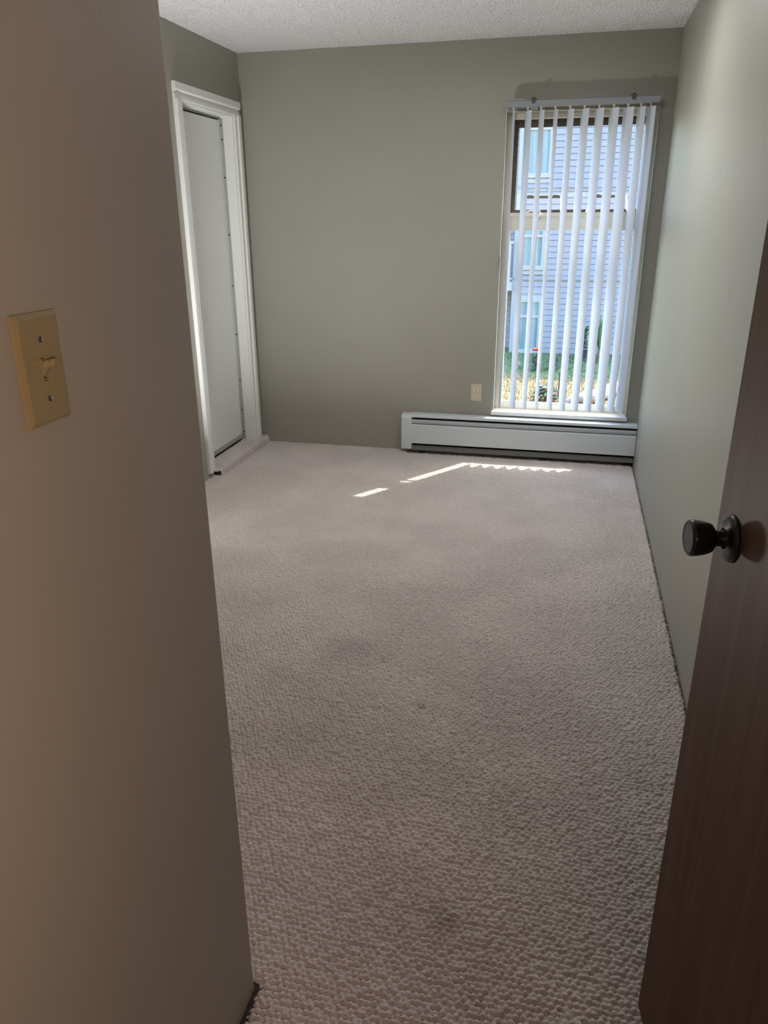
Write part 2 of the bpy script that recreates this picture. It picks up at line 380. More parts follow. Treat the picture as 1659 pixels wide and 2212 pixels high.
# ---- carpet-wrapped raised threshold under the white door
def threshold():
    st = 0.003; y0, y1 = 4.085, YB-0.002
    prof = []      # (x, z) from the door outwards, rounded lip
    xa, xb, zt, rr = XL-0.085, -2.008, 0.043, 0.018
    n = int((xb-rr-xa)/st)
    for i in range(n): prof.append((xa+(xb-rr-xa)*i/n, zt))
    for i in range(9): a = math.pi/2*i/8; prof.append((xb-rr+rr*math.sin(a), zt-rr+rr*math.cos(a)))
    for i in range(1, 7): prof.append((xb+0.004*i/6, zt-rr-(zt-rr)*i/6))
    P = np.array(prof); s = np.concatenate([[0], np.cumsum(np.hypot(*np.diff(P, axis=0).T))])
    ny = int((y1-y0)/st)+1; ys = np.linspace(y0, y1, ny)
    S, Y = np.meshgrid(s, ys)
    hh = loops(S+5, Y, P=0.0125, Q=0.0115, A=0.0055)
    T = np.gradient(P, axis=0); T /= np.hypot(*T.T)[:, None]; Nn = np.stack([-T[:, 1], T[:, 0]], 1)*1.0
    X = P[:, 0][None, :]+Nn[:, 0][None, :]*hh; Z = P[:, 1][None, :]+Nn[:, 1][None, :]*hh
    wob = 0.004*(vnoise(Y, Y*0, 14, 9)-.5); X = X+wob; Z = np.maximum(Z, -0.008)
    # frayed near end drops away
    e = np.clip(1-(Y-y0)/0.03, 0, 1); Z = Z-e*0.012*(0.4+vnoise(S, Y, 60, 4)); Z = np.maximum(Z, -0.008)
    V = np.stack([X.ravel(), Y.ravel(), Z.ravel()], 1); nx = len(s)
    idx = np.arange(nx*ny).reshape(ny, nx)
    Fq = np.stack([idx[:-1, :-1], idx[:-1, 1:], idx[1:, 1:], idx[1:, :-1]], -1).reshape(-1, 4)
    me = bpy.data.meshes.new('trim_1'); me.from_pydata(V.tolist(), [], Fq.tolist()); me.shade_smooth()
    o = link('trim_1', me, CARPET); tag(o, 'raised threshold wrapped in the same carpet below the white door', 'threshold', kind='structure')
    MB().box(xa, xb-0.012, y0+0.012, y1, -0.01, zt-0.012).obj('threshold_core', DUST, o)
threshold()

# ================================================================ WHITE DOOR (left wall)
d1 = empty('door_1', (XL, 4.43, 0), 'white flat door in a moulded white casing on the left wall', 'door', kind='structure')
DX = XL-0.088   # door face
MB().box(DX-0.035, DX, DY0+0.004, DY1-0.006, 0.080, 2.030, 0.001).obj('door_slab', DOORW, d1)
MB().box(DX-0.03, DX+0.004, DY0+0.004, DY1-0.006, 0.054, 0.078, 0.002).obj('door_sweep', STRIP, d1, label='grey metal sweep along the bottom of the door')
MB().box(XL-0.10, XL+0.001, DY1-0.002, DY1+0.012, 0.04, DZ1).obj('jamb', WHITE, d1)
MB().box(XL-0.10, XL+0.001, DY0-0.012, DY0+0.002, 0.04, DZ1).obj('jamb', WHITE, d1)
MB().box(XL-0.10, XL+0.001, DY0-0.012, DY1+0.012, DZ1-0.002, DZ1+0.012).obj('head_jamb', WHITE, d1)
ws = MB().box(DX+0.004, DX+0.024, DY1-0.0050, DY1-0.0015, 0.05, DZ1-0.012).obj('weatherstrip', STRIP, d1, label='grey metal weatherstrip nailed to the jamb')
for z in (0.099, 0.251, 0.455, 0.76, 1.07, 1.38, 1.712, 1.924, 2.0):
    MB().lathe([(0, 0.0025), (0.0045, 0.0015), (0.005, 0)], Matrix.Translation((DX+0.014, DY1-0.005, z)) @ Matrix.Rotation(math.pi/2, 4, 'X'), n=10).obj('nail', DARK, ws)
wt = MB().box(DX-0.004, DX+0.008, DY0, DY1, 2.036, 2.047).obj('head_weatherstrip', STEEL, d1, label='dark metal weatherstrip across the top')
CASP = [(0, 0), (0.011, 0), (0.0135, 0.002), (0.014, 0.016), (0.008, 0.019), (0.007, 0.030), (0.012, 0.036), (0.020, 0.040), (0.022, 0.044), (0.022, 0.074), (0.019, 0.078), (0, 0.078)]
def casing_side(ya, sgn, z0, z1):   # ya inner edge, sgn direction outwards
    return MB().prism([(XL+d, ya+sgn*t) for d, t in CASP], 'z', z0, z1)
casing_side(DY1+0.008, 1, 0.040, DZ1+0.006).obj('casing', WHITE, d1)
casing_side(DY0-0.006, -1, 0.030, DZ1+0.006).obj('casing', WHITE, d1)
b = MB(); b.prism([(XL+d, DZ1+0.006+t) for d, t in CASP], 'y', DY0-0.084, DY1+0.086); b.obj('casing', WHITE, d1)

# ================================================================ WINDOW
w1 = empty('window_1', ((WX0+WX1)/2, YB, WZ0), 'tall two-part window with beige metal frame and white sill', 'window', kind='structure')
FY0, FY1 = YB+0.075, YB+0.150
def part(name, mtl, par, *bx, bev=0.001, **kw): return MB().box(*bx, bev).obj(name, mtl, par, **kw)
part('window_sill', SILLW, w1, WX0-0.010, WX1+0.008, YB-0.024, FY0, WZ0-0.024, WZ0, bev=0.003, label='white sunlit sill board')
TZ0, TZ1 = 1.405, 1.480
part('stile', BEIGE, w1, WX0, WX0+0.036, FY0, FY1, WZ0, WZ1)
part('stile', BEIGE, w1, WX1-0.036, WX1, FY0, FY1, WZ0, WZ1)
part('head_rail', BEIGE, w1, WX0+0.036, WX1-0.036, FY0, FY1, WZ1-0.014, WZ1)
part('bottom_rail', BEIGE, w1, WX0+0.036, WX1-0.036, FY0, FY1, WZ0, WZ0+0.036)
tr = part('transom', BEIGE, w1, WX0+0.036, WX1-0.036, FY0, FY1, TZ0, TZ1)
part('transom_lip', BEIGE, tr, WX0+0.036, WX1-0.036, FY0-0.008, FY0, TZ1-0.006, TZ1+0.006)
bz = MB()  # lower glazing bead ring
gx0, gx1, gz0, gz1 = WX0+0.036, WX1-0.036, WZ0+0.036, TZ0
bz.box(gx0, gx0+0.010, FY0+0.012, FY0+0.035, gz0, gz1); bz.box(gx1-0.010, gx1, FY0+0.012, FY0+0.035, gz0, gz1)
bz.box(gx0+0.01, gx1-0.01, FY0+0.012, FY0+0.035, gz0, gz0+0.010); bz.box(gx0+0.01, gx1-0.01, FY0+0.012, FY0+0.035, gz1-0.010, gz1)
bz.obj('glazing_bead', SILLW, w1, label='white bead around the lower pane')
part('fixed_pane', GLASS, w1, gx0, gx1, FY0+0.024, FY0+0.028, gz0, gz1, bev=0)
# upper opening: inner beige ring then weathered brown outer ring
bz = MB(); ux0, ux1, uz0, uz1 = WX0+0.036, WX1-0.036, TZ1, WZ1-0.014
bz.box(ux0, ux1, FY0+0.004, FY0+0.05, uz1-0.016, uz1); bz.box(ux0, ux1, FY0+0.004, FY0+0.05, uz0, uz0+0.018)
bz.obj('vent_frame', BEIGE, w1)
bz = MB(); y0, y1 = FY1+0.001, FY1+0.036
bz.box(ux0-0.03, ux0+0.026, y0, y1, uz0-0.02, uz1+0.02); bz.box(ux1-0.004, ux1+0.03, y0, y1, uz0-0.02, uz1+0.02)
bz.box(ux0+0.026, ux1-0.004, y0, y1, uz1-0.054, uz1+0.02); bz.box(ux0+0.026, ux1-0.004, y0, y1, uz0-0.02, uz0+0.034)
bz.obj('vent_outer_frame', BRONZE, w1, label='weathered brown outer frame around the upper opening')
# awning pane: frameless glass hung open at the top
vx0, vx1 = ux0+0.026, ux1-0.004
hinge = Vector((0, y1+0.012, uz1-0.035)); ang = math.radians(15); LEN = 0.40
Mh = Matrix.Translation(hinge) @ Matrix.Rotation(ang, 4, 'X')
MB().box(vx0, vx1, -0.002, 0.002, -LEN, 0, 0, Mh).obj('awning_pane', GLASS, w1)
MB().box(vx0, vx1, -0.006, 0.006, 0, 0.02, 0, Mh).obj('pane_clamp', BRONZE, w1)
yb_ = hinge.y + math.sin(ang)*LEN; zb_ = hinge.z - math.cos(ang)*LEN
for (xa, xb_) in ((-0.315, -0.105), (0.10, 0.28)):
    t_ = MB(); t_.box(xa, xb_, yb_-0.012, yb_+0.004, zb_-0.018, zb_-0.002, 0.001); o = t_.obj('operator_track', ARM, w1)
    for xx in (xa+0.02, xb_-0.035 if xa < 0 else xa+0.02):
        pass
    for xx in ((xa+0.02, xb_-0.035) if xa < 0 else (xa+0.01,)):
        MB().tube([(xx-0.016, yb_-0.014, zb_-0.001), (xx-0.008, yb_-0.014, zb_+0.001), (xx, yb_-0.014, zb_-0.001), (xx+0.008, yb_-0.014, zb_+0.001), (xx+0.016, yb_-0.014, zb_-0.001)], [0.005, 0.003, 0.006, 0.003, 0.005], 8).obj('roller', STEEL, o)
def flat_bar(p, q, wd, th):
    p = Vector(p); q = Vector(q); d = q-p; L = d.length
    M = Matrix.Translation((p+q)/2) @ d.to_track_quat('Z', 'Y').to_matrix().to_4x4()
    return MB().box(-wd/2, wd/2, -th/2, th/2, -L/2, L/2, 0.0005, M)
for p, q in (((-0.108, yb_-0.01, zb_-0.004), (-0.098, FY0+0.03, uz0+0.02)), ((0.275, yb_-0.01, zb_-0.004), (0.283, FY0+0.03, uz0+0.02)), ((0.075, yb_-0.02, zb_-0.02), (0.045, FY0+0.0, uz0+0.004))):
    flat_bar(p, q, 0.011, 0.004).obj('operator_arm', ARM, w1)
# crank handle and drooping cord on the transom
ck = MB(); ck.tube([(-0.30, FY0-0.004, uz0+0.022), (-0.27, FY0-0.014, uz0+0.028), (-0.235, FY0-0.016, uz0+0.020), (-0.222, FY0-0.014, uz0+0.030), (-0.215, FY0-0.012, uz0+0.012), (-0.222, FY0-0.012, uz0-0.004)], 0.0035, 8)
ck.obj('crank_handle', SILLW, w1, smooth=True)
MB().lathe([(0, 0.006), (0.006, 0.005), (0.007, 0)], Matrix.Translation((-0.222, FY0-0.004, uz0-0.012)) @ Matrix.Rotation(math.pi/2, 4, 'X'), n=12).obj('latch_screw', SCREW, w1)

# ================================================================ VERTICAL BLIND
vb = empty('vertical_blind', ((WX0+WX1)/2, YB, 2.07), 'vertical blind of white vinyl vanes hanging in front of the window', 'blind')
VY = YB-0.075
hr = MB()
hr.prism([(VY-0.020, 2.044), (VY-0.023, 2.048), (VY-0.023, 2.074), (VY-0.018, 2.078), (VY+0.020, 2.078), (VY+0.023, 2.074), (VY+0.023, 2.048), (VY+0.020, 2.044), (VY+0.006, 2.044), (VY+0.006, 2.052), (VY-0.006, 2.052), (VY-0.006, 2.044)], 'x', WX0+0.002, WX1-0.008)
hr.obj('headrail', RAIL, vb)
for x in (-0.285, 0.246):
    br = MB(); br.box(x-0.012, x+0.012, VY-0.026, YB, 2.078, 2.081); br.box(x-0.012, x+0.012, YB-0.003, YB, 2.05, 2.09); br.box(x-0.010, x+0.010, VY-0.028, VY-0.023, 2.06, 2.082)
    bo = br.obj('bracket', BRKT, vb)
    sb = MB(); sb.box(x-0.018, x+0.018, VY-0.024, VY-0.012, 2.0815, 2.0855, 0.001); sb.lathe([(0.009, 0), (0.007, 0.006), (0, 0.008)], Matrix.Translation((x, VY-0.018, 2.0855)), n=6)
    sb.obj('thumb_clip', BRKT, bo)
sb = MB().box(-0.312-0.0+0.015, -0.262, VY-0.022, VY-0.004, 2.030, 2.043, 0.002).obj('spacer_clip', RAIL, vb, label='grey clip under the headrail')
angs = [9, 26.7, 21.8, 15.6, 24.1, 28.9, 30.2, 32.3, 36.2, 25.4, 27.1]
xs = [-0.394, -0.315, -0.242, -0.165, -0.085, -0.008, 0.070, 0.147, 0.222, 0.289, 0.339]
for a, x in zip(angs, xs):
    a = math.radians(a); d = Vector((math.sin(a), -math.cos(a), 0)); nn = Vector((-math.cos(a), -math.sin(a), 0))
    ns, W2, sag, th = 10, 0.0445, 0.0085, 0.0009
    b = MB(); bm = b.bm; z0, z1 = 0.342, 2.026
    fr, bk = [], []
    for i in range(ns+1):
        t = -1+2*i/ns
        p = Vector((x, VY, 0)) + d*(W2*t) + nn*(sag*(1-t*t)-sag*.5)
        q = p - nn*th
        fr.append([bm.verts.new((p.x, p.y, z)) for z in (z0, z1-0.03*0, )]); bk.append([bm.verts.new((q.x, q.y, z)) for z in (z0, z1)])
    for i in range(ns):
        bm.faces.new((fr[i][0], fr[i+1][0], fr[i+1][1], fr[i][1])); bm.faces.new((bk[i][0], bk[i][1], bk[i+1][1], bk[i+1][0]))
        bm.faces.new((fr[i][0], bk[i][0], bk[i+1][0], fr[i+1][0])); bm.faces.new((fr[i][1], fr[i+1][1], bk[i+1][1], bk[i][1]))
    for e in (0, ns): bm.faces.new((fr[e][0], fr[e][1], bk[e][1], bk[e][0]))
    vo = b.obj('vane', VANE, vb, smooth=True)
    cl = MB(); cl.box(x-0.004, x+0.004, VY-0.004, VY+0.004, 2.022, 2.048, 0.001); cl.box(x-0.007, x+0.007, VY-0.006, VY+0.006, 2.038, 2.046, 0.0015)
    cl.obj('hook', VCLIP, vo)
MB().tube([(WX0+0.006, VY, 2.046), (WX0+0.003, YB-0.02, 1.9), (-0.4365, YB-0.010, 1.6), (-0.438, YB-0.008, 1.245)], 0.0012, 6).obj('cord', SILLW, vb)
ct = empty('cord_tensioner', (-0.437, YB, 1.217), 'small grey cord holder on the wall edge left of the window', 'cord holder')
MB().box(-0.4435, -0.4365, YB-0.014, YB, 1.184, 1.250, 0.002).obj('body', STEEL, ct)

# ================================================================ BASEBOARD HEATER
hx0, hx1 = -1.035, XR-0.002; HY = YB-0.070
ht = empty('baseboard_heater', ((hx0+hx1)/2, YB-0.035, 0), 'long white hydronic baseboard heater under the window', 'heater')
ec = MB(); ec.prism([(YB, 0.022), (HY-0.003, 0.022), (HY-0.003, 0.232), (HY+0.006, 0.250), (HY+0.022, 0.259), (YB, 0.259)], 'x', hx0, hx0+0.070)
o = ec.obj('end_cap', HEATW, ht); bv = o.modifiers.new('b', 'BEVEL'); bv.width = 0.003; bv.segments = 2; bv.limit_method = 'ANGLE'
MB().box(hx0+0.07, hx1, YB-0.004, YB, 0.0, 0.258).obj('back_plate', DARK, ht)
o = MB().prism([(YB-0.004, 0.262), (HY+0.012, 0.262), (HY+0.003, 0.258), (HY, 0.252), (HY, 0.241), (HY+0.003, 0.241), (HY+0.004, 0.250), (HY+0.014, 0.258), (YB-0.004, 0.258)], 'x', hx0+0.070, hx1).obj('top_hood', HEATW, ht, smooth=True)
# damper: curved vane between hood and panel
prof = [(HY+0.016+0.010*math.cos(t)-0.0, 0.213+0.016*math.sin(t)) for t in [math.pi*(1.0+0.0)-0.0 - i*math.pi*0.5/6 for i in range(7)]]
prof = [(HY+0.004+0.012*(1-math.cos(u)), 0.212+0.014*math.sin(u)) for u in [i*math.pi/2/6 for i in range(7)]]
lower = [(HY+0.020, 0.186), (HY+0.010, 0.200)]
pts = lower + prof
inner = [(y+0.0015, z-0.0015) for y, z in pts][::-1]
MB().prism(pts+inner, 'x', hx0+0.070, hx1).obj('damper', DAMP, ht, smooth=True)
o = MB().prism([(HY, 0.064), (HY, 0.188), (HY+0.004, 0.193), (HY+0.012, 0.192), (HY+0.012, 0.190), (HY+0.005, 0.190), (HY+0.0015, 0.187), (HY+0.0015, 0.064)], 'x', hx0+0.0685, hx1).obj('front_panel', HEATW, ht, smooth=True)
MB().box(hx0+0.07, hx1, YB-0.045, YB-0.02, 0.09, 0.15).obj('heating_element', DARK, ht)
MB().box(hx0+0.07, hx1, HY+0.020, HY+0.024, 0.012, 0.046).obj('kick_strip', BACKP, ht)
for x in (-0.90, -0.1, 0.42): MB().box(x-0.02, x+0.02, HY+0.025, YB-0.004, -0.004, 0.068, 0.001).obj('foot', DARK, ht)
MB().box(hx0+0.07, hx1, HY+0.012, YB-0.046, 0.150, 0.1515).obj('inner_shelf', DARK, ht)

# ================================================================ WALL OUTLET (back wall)
ox, oz = -0.552, 0.410
ot = empty('wall_outlet', (ox, YB, oz), 'ivory duplex wall outlet left of the window above the heater', 'outlet')
MB().prism([(-0.035, -0.057), (0.035, -0.057), (0.035, 0.057), (-0.035, 0.057)], 'y', 0, -0.001, Matrix.Translation((ox, YB, oz))).obj('back_edge', IVORY2, ot)
b = MB(); bm = b.bm   # plate with sloping rim
A = [bm.verts.new((ox+sx*0.035, YB-0.001, oz+sz*0.057)) for sx, sz in ((-1, -1), (1, -1), (1, 1), (-1, 1))]
Bv = [bm.verts.new((ox+sx*0.0310, YB-0.0065, oz+sz*0.053)) for sx, sz in ((-1, -1), (1, -1), (1, 1), (-1, 1))]
for i in range(4): bm.faces.new((A[i], A[(i+1) % 4], Bv[(i+1) % 4], Bv[i]))
bm.faces.new(Bv); b.obj('plate', IVORY2, ot)
for s in (1, -1):
    cz = oz+s*0.0195
    pl = []
    for i in range(32):
        a = 2*math.pi*i/32; pl.append((0.0172*math.cos(a), max(-0.0135, min(0.0135, 0.0172*math.sin(a)))))
    ro = MB().prism([(ox+u, cz+v) for u, v in pl], 'y', YB-0.0065, YB-0.0085).obj('receptacle', IVORY3, ot)
    for sx, hgt in ((-0.0064, 0.009), (0.0064, 0.0075)): MB().box(ox+sx-0.0012, ox+sx+0.0012, YB-0.0089, YB-0.0084, cz+0.003-hgt/2, cz+0.003+hgt/2).obj('slot', DARK, ro)
    MB().prism([(ox+0.0026*math.cos(t), cz-0.0075+0.0028*math.sin(t)) for t in [2*math.pi*i/12 for i in range(12)]], 'y', YB-0.0084, YB-0.0089).obj('ground_hole', DARK, ro)
MB().lathe([(0.0032, 0), (0.0028, 0.0012), (0, 0.0016)], Matrix.Translation((ox, YB-0.0065, oz)) @ Matrix.Rotation(math.pi/2, 4, 'X'), n=12).obj('screw', SCREW, ot)

# ================================================================ LIGHT SWITCH (near wall)
sy, sz_ = 0.6783, 1.3342
sw = empty('light_switch', (XN, sy, sz_), 'ivory toggle light switch on the near left wall', 'light switch')
b = MB(); bm = b.bm
q4 = ((-1, -1), (1, -1), (1, 1), (-1, 1))
A = [bm.verts.new((XN+0.0005, sy+a*0.035, sz_+c*0.057)) for a, c in q4]
B2 = [bm.verts.new((XN+0.0035, sy+a*0.0345, sz_+c*0.0565)) for a, c in q4]
Bv = [bm.verts.new((XN+0.0065, sy+a*0.0290, sz_+c*0.0515)) for a, c in q4]
hole = [bm.verts.new((XN+0.0065, sy+a*0.0052, sz_+c*0.0120)) for a, c in q4]
hole2 = [bm.verts.new((XN+0.0015, sy+a*0.0052, sz_+c*0.0120)) for a, c in q4]
for P_, Q_ in ((A, B2), (B2, Bv), (Bv, hole), (hole, hole2)):
    for i in range(4): bm.faces.new((P_[i], P_[(i+1) % 4], Q_[(i+1) % 4], Q_[i]))
bm.faces.new(hole2[::-1])
b.obj('plate', IVORY, sw)
MB().box(XN+0.0016, XN+0.0020, sy-0.0050, sy+0.0050, sz_-0.0118, sz_+0.0118).obj('slot', DARK, sw)
fr_ = MB(); t_ = 0.0008
fr_.box(XN+0.002, XN+0.0072, sy-0.0052, sy-0.0052+t_, sz_-0.0120, sz_+0.0120); fr_.box(XN+0.002, XN+0.0072, sy+0.0052-t_, sy+0.0052, sz_-0.0120, sz_+0.0120)
fr_.box(XN+0.002, XN+0.0072, sy-0.0044, sy+0.0044, sz_-0.0105, sz_-0.0095); fr_.box(XN+0.002, XN+0.0072, sy-0.0044, sy+0.0044, sz_+0.0095, sz_+0.0105)
fr_.obj('slot_frame', IVORY, sw)
# toggle lever pointing up
tg = MB(); bm = tg.bm; secs = ((XN+0.0022, 0.0000, 0.0040, 0.0088), (XN+0.0068, 0.0012, 0.0040, 0.0078), (XN+0.0095, 0.0045, 0.0038, 0.0050), (XN+0.0145, 0.0062, 0.0036, 0.0045), (XN+0.0185, 0.0072, 0.0035, 0.0042), (XN+0.0205, 0.0068, 0.0030, 0.0030))
rings = []
for X_, dz, hw, hh in secs: rings.append([bm.verts.new((X_, sy+hw*a, sz_+dz+hh*c)) for a, c in ((-1, -.6), (-.6, -1), (.6, -1), (1, -.6), (1, .6), (.6, 1), (-.6, 1), (-1, .6))])
for a, c in zip(rings, rings[1:]):
    for i in range(8): bm.faces.new((a[i], a[(i+1) % 8], c[(i+1) % 8], c[i]))
bm.faces.new(rings[0]); bm.faces.new(rings[-1])
tg.obj('toggle', IVORY, sw, smooth=True)
for s in (1, -1):
    M = Matrix.Translation((XN+0.0065, sy, sz_+s*0.0302)) @ Matrix.Rotation(math.pi/2, 4, 'Y')
    so_ = MB().lathe([(0.0034, 0), (0.0032, 0.0007), (0.002, 0.0013), (0, 0.0015)], M, n=16).obj('screw', SCREW, sw, smooth=True)
    MB().box(XN+0.0076, XN+0.0082, sy-0.0005, sy+0.0005, sz_+s*0.0302-0.0030, sz_+s*0.0302+0.0030).obj('slot', DARK, so_)

# ================================================================ BROWN DOOR (right)
ex, ey = 0.2398, 1.139; az = math.radians(9.3)     # free edge of the visible face
dd = Vector((-math.sin(az), math.cos(az), 0)); dn = Vector((-math.cos(az), -math.sin(az), 0))
d2 = empty('door_2', (ex, ey, 0), 'open brown wooden door at the right with a dark round knob', 'door', kind='structure')
Md = Matrix(((dd.x, -dn.x, 0, ex), (dd.y, -dn.y, 0, ey), (0, 0, 1, 0), (0, 0, 0, 1)))   # local x = towards free edge, local y = into the slab
MB().box(-0.80, 0, 0, 0.035, 0.012, 2.045, 0.0015, Md).obj('door_slab', WOOD, d2)
KZ = 1.048; kc = Vector((ex, ey, 0)) - dd*0.060 + Vector((0, 0, KZ))
Mk = Matrix.Translation(kc) @ dn.to_track_quat('Z', 'Y').to_matrix().to_4x4()
MB().lathe([(0, 0.0), (0.0345, 0.0), (0.0345, 0.003), (0.032, 0.0065), (0.026, 0.009), (0.016, 0.0105), (0.015, 0.012)], Mk, n=48).obj('rosette', KNOB, d2, smooth=True)
MB().lathe([(0.013, 0.010), (0.0115, 0.016), (0.0115, 0.025), (0.015, 0.0265)], Mk, n=32).obj('knob_stem', KNOB, d2, smooth=True)
kb = MB().lathe([(0.0, 0.0258), (0.016, 0.026), (0.0205, 0.029), (0.0235, 0.036), (0.0255, 0.045), (0.0268, 0.055), (0.0262, 0.0585), (0.0245, 0.0605), (0.0225, 0.0612)], Mk, n=48).obj('knob', KNOB, d2, smooth=True)
MB().lathe([(0.0225, 0.0610), (0.020, 0.0600), (0.010, 0.0612), (0, 0.0616)], Mk, n=48).obj('knob_face', KNOBF, kb, smooth=True)
# knob on the far side and latch
Mk2 = Matrix.Translation(kc-dn*0.035) @ (-dn).to_track_quat('Z', 'Y').to_matrix().to_4x4()
MB().lathe([(0.0345, 0), (0.032, 0.0065), (0.016, 0.0105), (0.0115, 0.02), (0.016, 0.026), (0.0235, 0.036), (0.0268, 0.055), (0.0225, 0.061), (0, 0.062)], Mk2, n=32).obj('knob', KNOB, d2, smooth=True)
MB().box(-0.0005, 0.001, 0.005, 0.030, KZ-0.028, KZ+0.028, 0, Md).obj('latch_plate', SCREW, d2)
for z in (0.25, 1.05, 1.85): MB().tube([tuple(Md @ Vector((-0.803, -0.004, z-0.045))), tuple(Md @ Vector((-0.803, -0.004, z+0.045)))], 0.006, 10).obj('hinge', KNOB, d2)

# ================================================================ OUTSIDE
# ground
def ground_mat():
    m = bpy.data.materials.new('lawn'); m.use_nodes = True; t = m.node_tree; N = t.nodes; L = t.links
    b = N['Principled BSDF']; b.inputs['Roughness'].default_value = 0.95; b.inputs['Specular IOR Level'].default_value = 0.1
    tc = N.new('ShaderNodeTexCoord'); sp = N.new('ShaderNodeSeparateXYZ'); L.new(tc.outputs['Object'], sp.inputs[0])
    n = N.new('ShaderNodeTexNoise'); n.inputs['Scale'].default_value = 1.3; n.inputs['Detail'].default_value = 6; L.new(tc.outputs['Object'], n.inputs['Vector'])
    ad = N.new('ShaderNodeMath'); ad.operation = 'MULTIPLY_ADD'; ad.inputs[1].default_value = 2.6; L.new(n.outputs[0], ad.inputs[0]); L.new(sp.outputs['Y'], ad.inputs[2])
    mr = N.new('ShaderNodeMapRange'); mr.inputs[1].default_value = 19.4; mr.inputs[2].default_value = 20.3; L.new(ad.outputs[0], mr.inputs[0])
    n2 = N.new('ShaderNodeTexNoise'); n2.inputs['Scale'].default_value = 14; n2.inputs['Detail'].default_value = 6; L.new(tc.outputs['Object'], n2.inputs['Vector'])
    c1 = N.new('ShaderNodeValToRGB'); e = c1.color_ramp.elements; e[0].position = .35; e[0].color = (0.19, 0.175, 0.08, 1); e[1].position = .65; e[1].color = (0.30, 0.205, 0.135, 1)
    c2 = N.new('ShaderNodeValToRGB'); e = c2.color_ramp.elements; e[0].position = .35; e[0].color = (0.10, 0.165, 0.09, 1); e[1].position = .65; e[1].color = (0.22, 0.29, 0.16, 1)
    L.new(n2.outputs[0], c1.inputs[0]); L.new(n2.outputs[0], c2.inputs[0])
    mx = N.new('ShaderNodeMix'); mx.data_type = 'RGBA'; L.new(mr.outputs[0], mx.inputs[0]); L.new(c1.outputs[0], mx.inputs[6]); L.new(c2.outputs[0], mx.inputs[7])
    L.new(mx.outputs[2], b.inputs['Base Color'])
    return m
LAWN = ground_mat()
gr = tag(MB().box(-30, 30, OY, 60, GZ-0.3, GZ).obj('ground', LAWN), 'lawn outside, green by the far building and dry nearer', 'lawn', kind='structure')
# grass blades
b = MB(); bm = b.bm
for _ in range(9000):
    y = 15.2+6.7*random.random()**0.8; x = -2.2+4.4*random.random()
    a = random.random()*math.pi; h_ = 0.03+0.05*random.random(); wv = 0.008
    dx, dy = math.cos(a)*wv, math.sin(a)*wv; lx, ly = random.uniform(-.03, .03), random.uniform(-.03, .03)
    bm.faces.new((bm.verts.new((x-dx, y-dy, GZ)), bm.verts.new((x+dx, y+dy, GZ)), bm.verts.new((x+lx, y+ly, GZ+h_))))
b.obj('grass_blades', LAWN, gr, kind='stuff')

# building across the lawn
nb = empty('apartment_building', (-0.2, YN2, GZ), 'lavender grey clapboard apartment building across the lawn', 'building')
BX0, BX1 = -1.58, 9.0; EAVE = 4.10
MB().box(BX0, BX1, YN2, YN2+6, GZ-0.1, EAVE).obj('wall_core', LAPSHADE, nb)
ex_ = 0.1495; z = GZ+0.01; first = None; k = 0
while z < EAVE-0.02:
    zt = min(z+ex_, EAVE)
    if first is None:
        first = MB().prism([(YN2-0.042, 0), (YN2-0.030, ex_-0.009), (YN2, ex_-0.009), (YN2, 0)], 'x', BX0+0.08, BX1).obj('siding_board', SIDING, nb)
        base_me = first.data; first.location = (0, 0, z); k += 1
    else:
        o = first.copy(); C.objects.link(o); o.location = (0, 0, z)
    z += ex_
XT = YN2-0.055
part('corner_board', XTRIM, nb, BX0-0.02, BX0+0.09, XT, YN2+0.1, GZ, EAVE, bev=0)
part('belt_board', SIDING, nb, BX0-0.02, BX1, XT-0.02, YN2, -0.135, -0.065, bev=0)
part('belt_board', SIDING, nb, BX0-0.02, BX1, XT-0.02, YN2, 2.17, 2.24, bev=0)
MB().prism([(YN2-0.06, EAVE), (YN2-0.06, EAVE+0.12), (YN2+3, EAVE+1.0), (YN2+6.4, EAVE+0.12), (YN2+6.4, EAVE)], 'x', BX0-0.2, BX1+0.2).obj('roof', ROOF, nb)
part('foundation', XTRIM, nb, BX0, BX1, YN2-0.03, YN2, GZ-0.1, GZ+0.02, bev=0)
def nwin(x0, x1, z0, z1, mull=None, glassmat=GLASS):
    t = 0.07; Y0 = YN2-0.10
    f = MB(); f.box(x0, x0+t, Y0, YN2, z0, z1); f.box(x1-t, x1, Y0, YN2, z0, z1); f.box(x0+t, x1-t, Y0, YN2, z0, z0+t); f.box(x0+t, x1-t, Y0, YN2, z1-t, z1)
    f.box(x0-0.03, x1+0.03, Y0-0.03, YN2, z0-0.045, z0); f.box(x0-0.02, x1+0.02, Y0+0.02, YN2, z0-0.16, z0-0.06)
    if mull: f.box(x0+t, x1-t, Y0, YN2, mull-0.035, mull+0.035)
    fo = f.obj('window_frame', XTRIM, nb)
    MB().box(x0+t, x1-t, Y0+0.02, Y0+0.024, z0+t, z1-t).obj('window_pane', GLASS, fo)
    c = MB(); bm = c.bm; n = 40; A = []
    for i in range(n+1):
        x = x0+t+(x1-x0-2*t)*i/n; y = YN2-0.052+0.008*math.sin(i*1.9)*math.sin(i*.37+1)
        A.append((bm.verts.new((x, y, z0+t)), bm.verts.new((x, y, z1-t))))
    for p, q in zip(A, A[1:]): bm.faces.new((p[0], q[0], q[1], p[1]))
    c.obj('curtain', CURT, fo, smooth=True)
nwin(-1.45, -0.755, 2.455, 3.60)
nwin(-1.47, -0.79, 0.165, 1.30, mull=0.99)
nwin(-1.45, -0.772, -2.085, -0.655, mull=-1.11)
part('window_header', XTRIM, nb, -1.50, -0.72, YN2-0.06, YN2, -0.655+0.0, -0.56, bev=0)
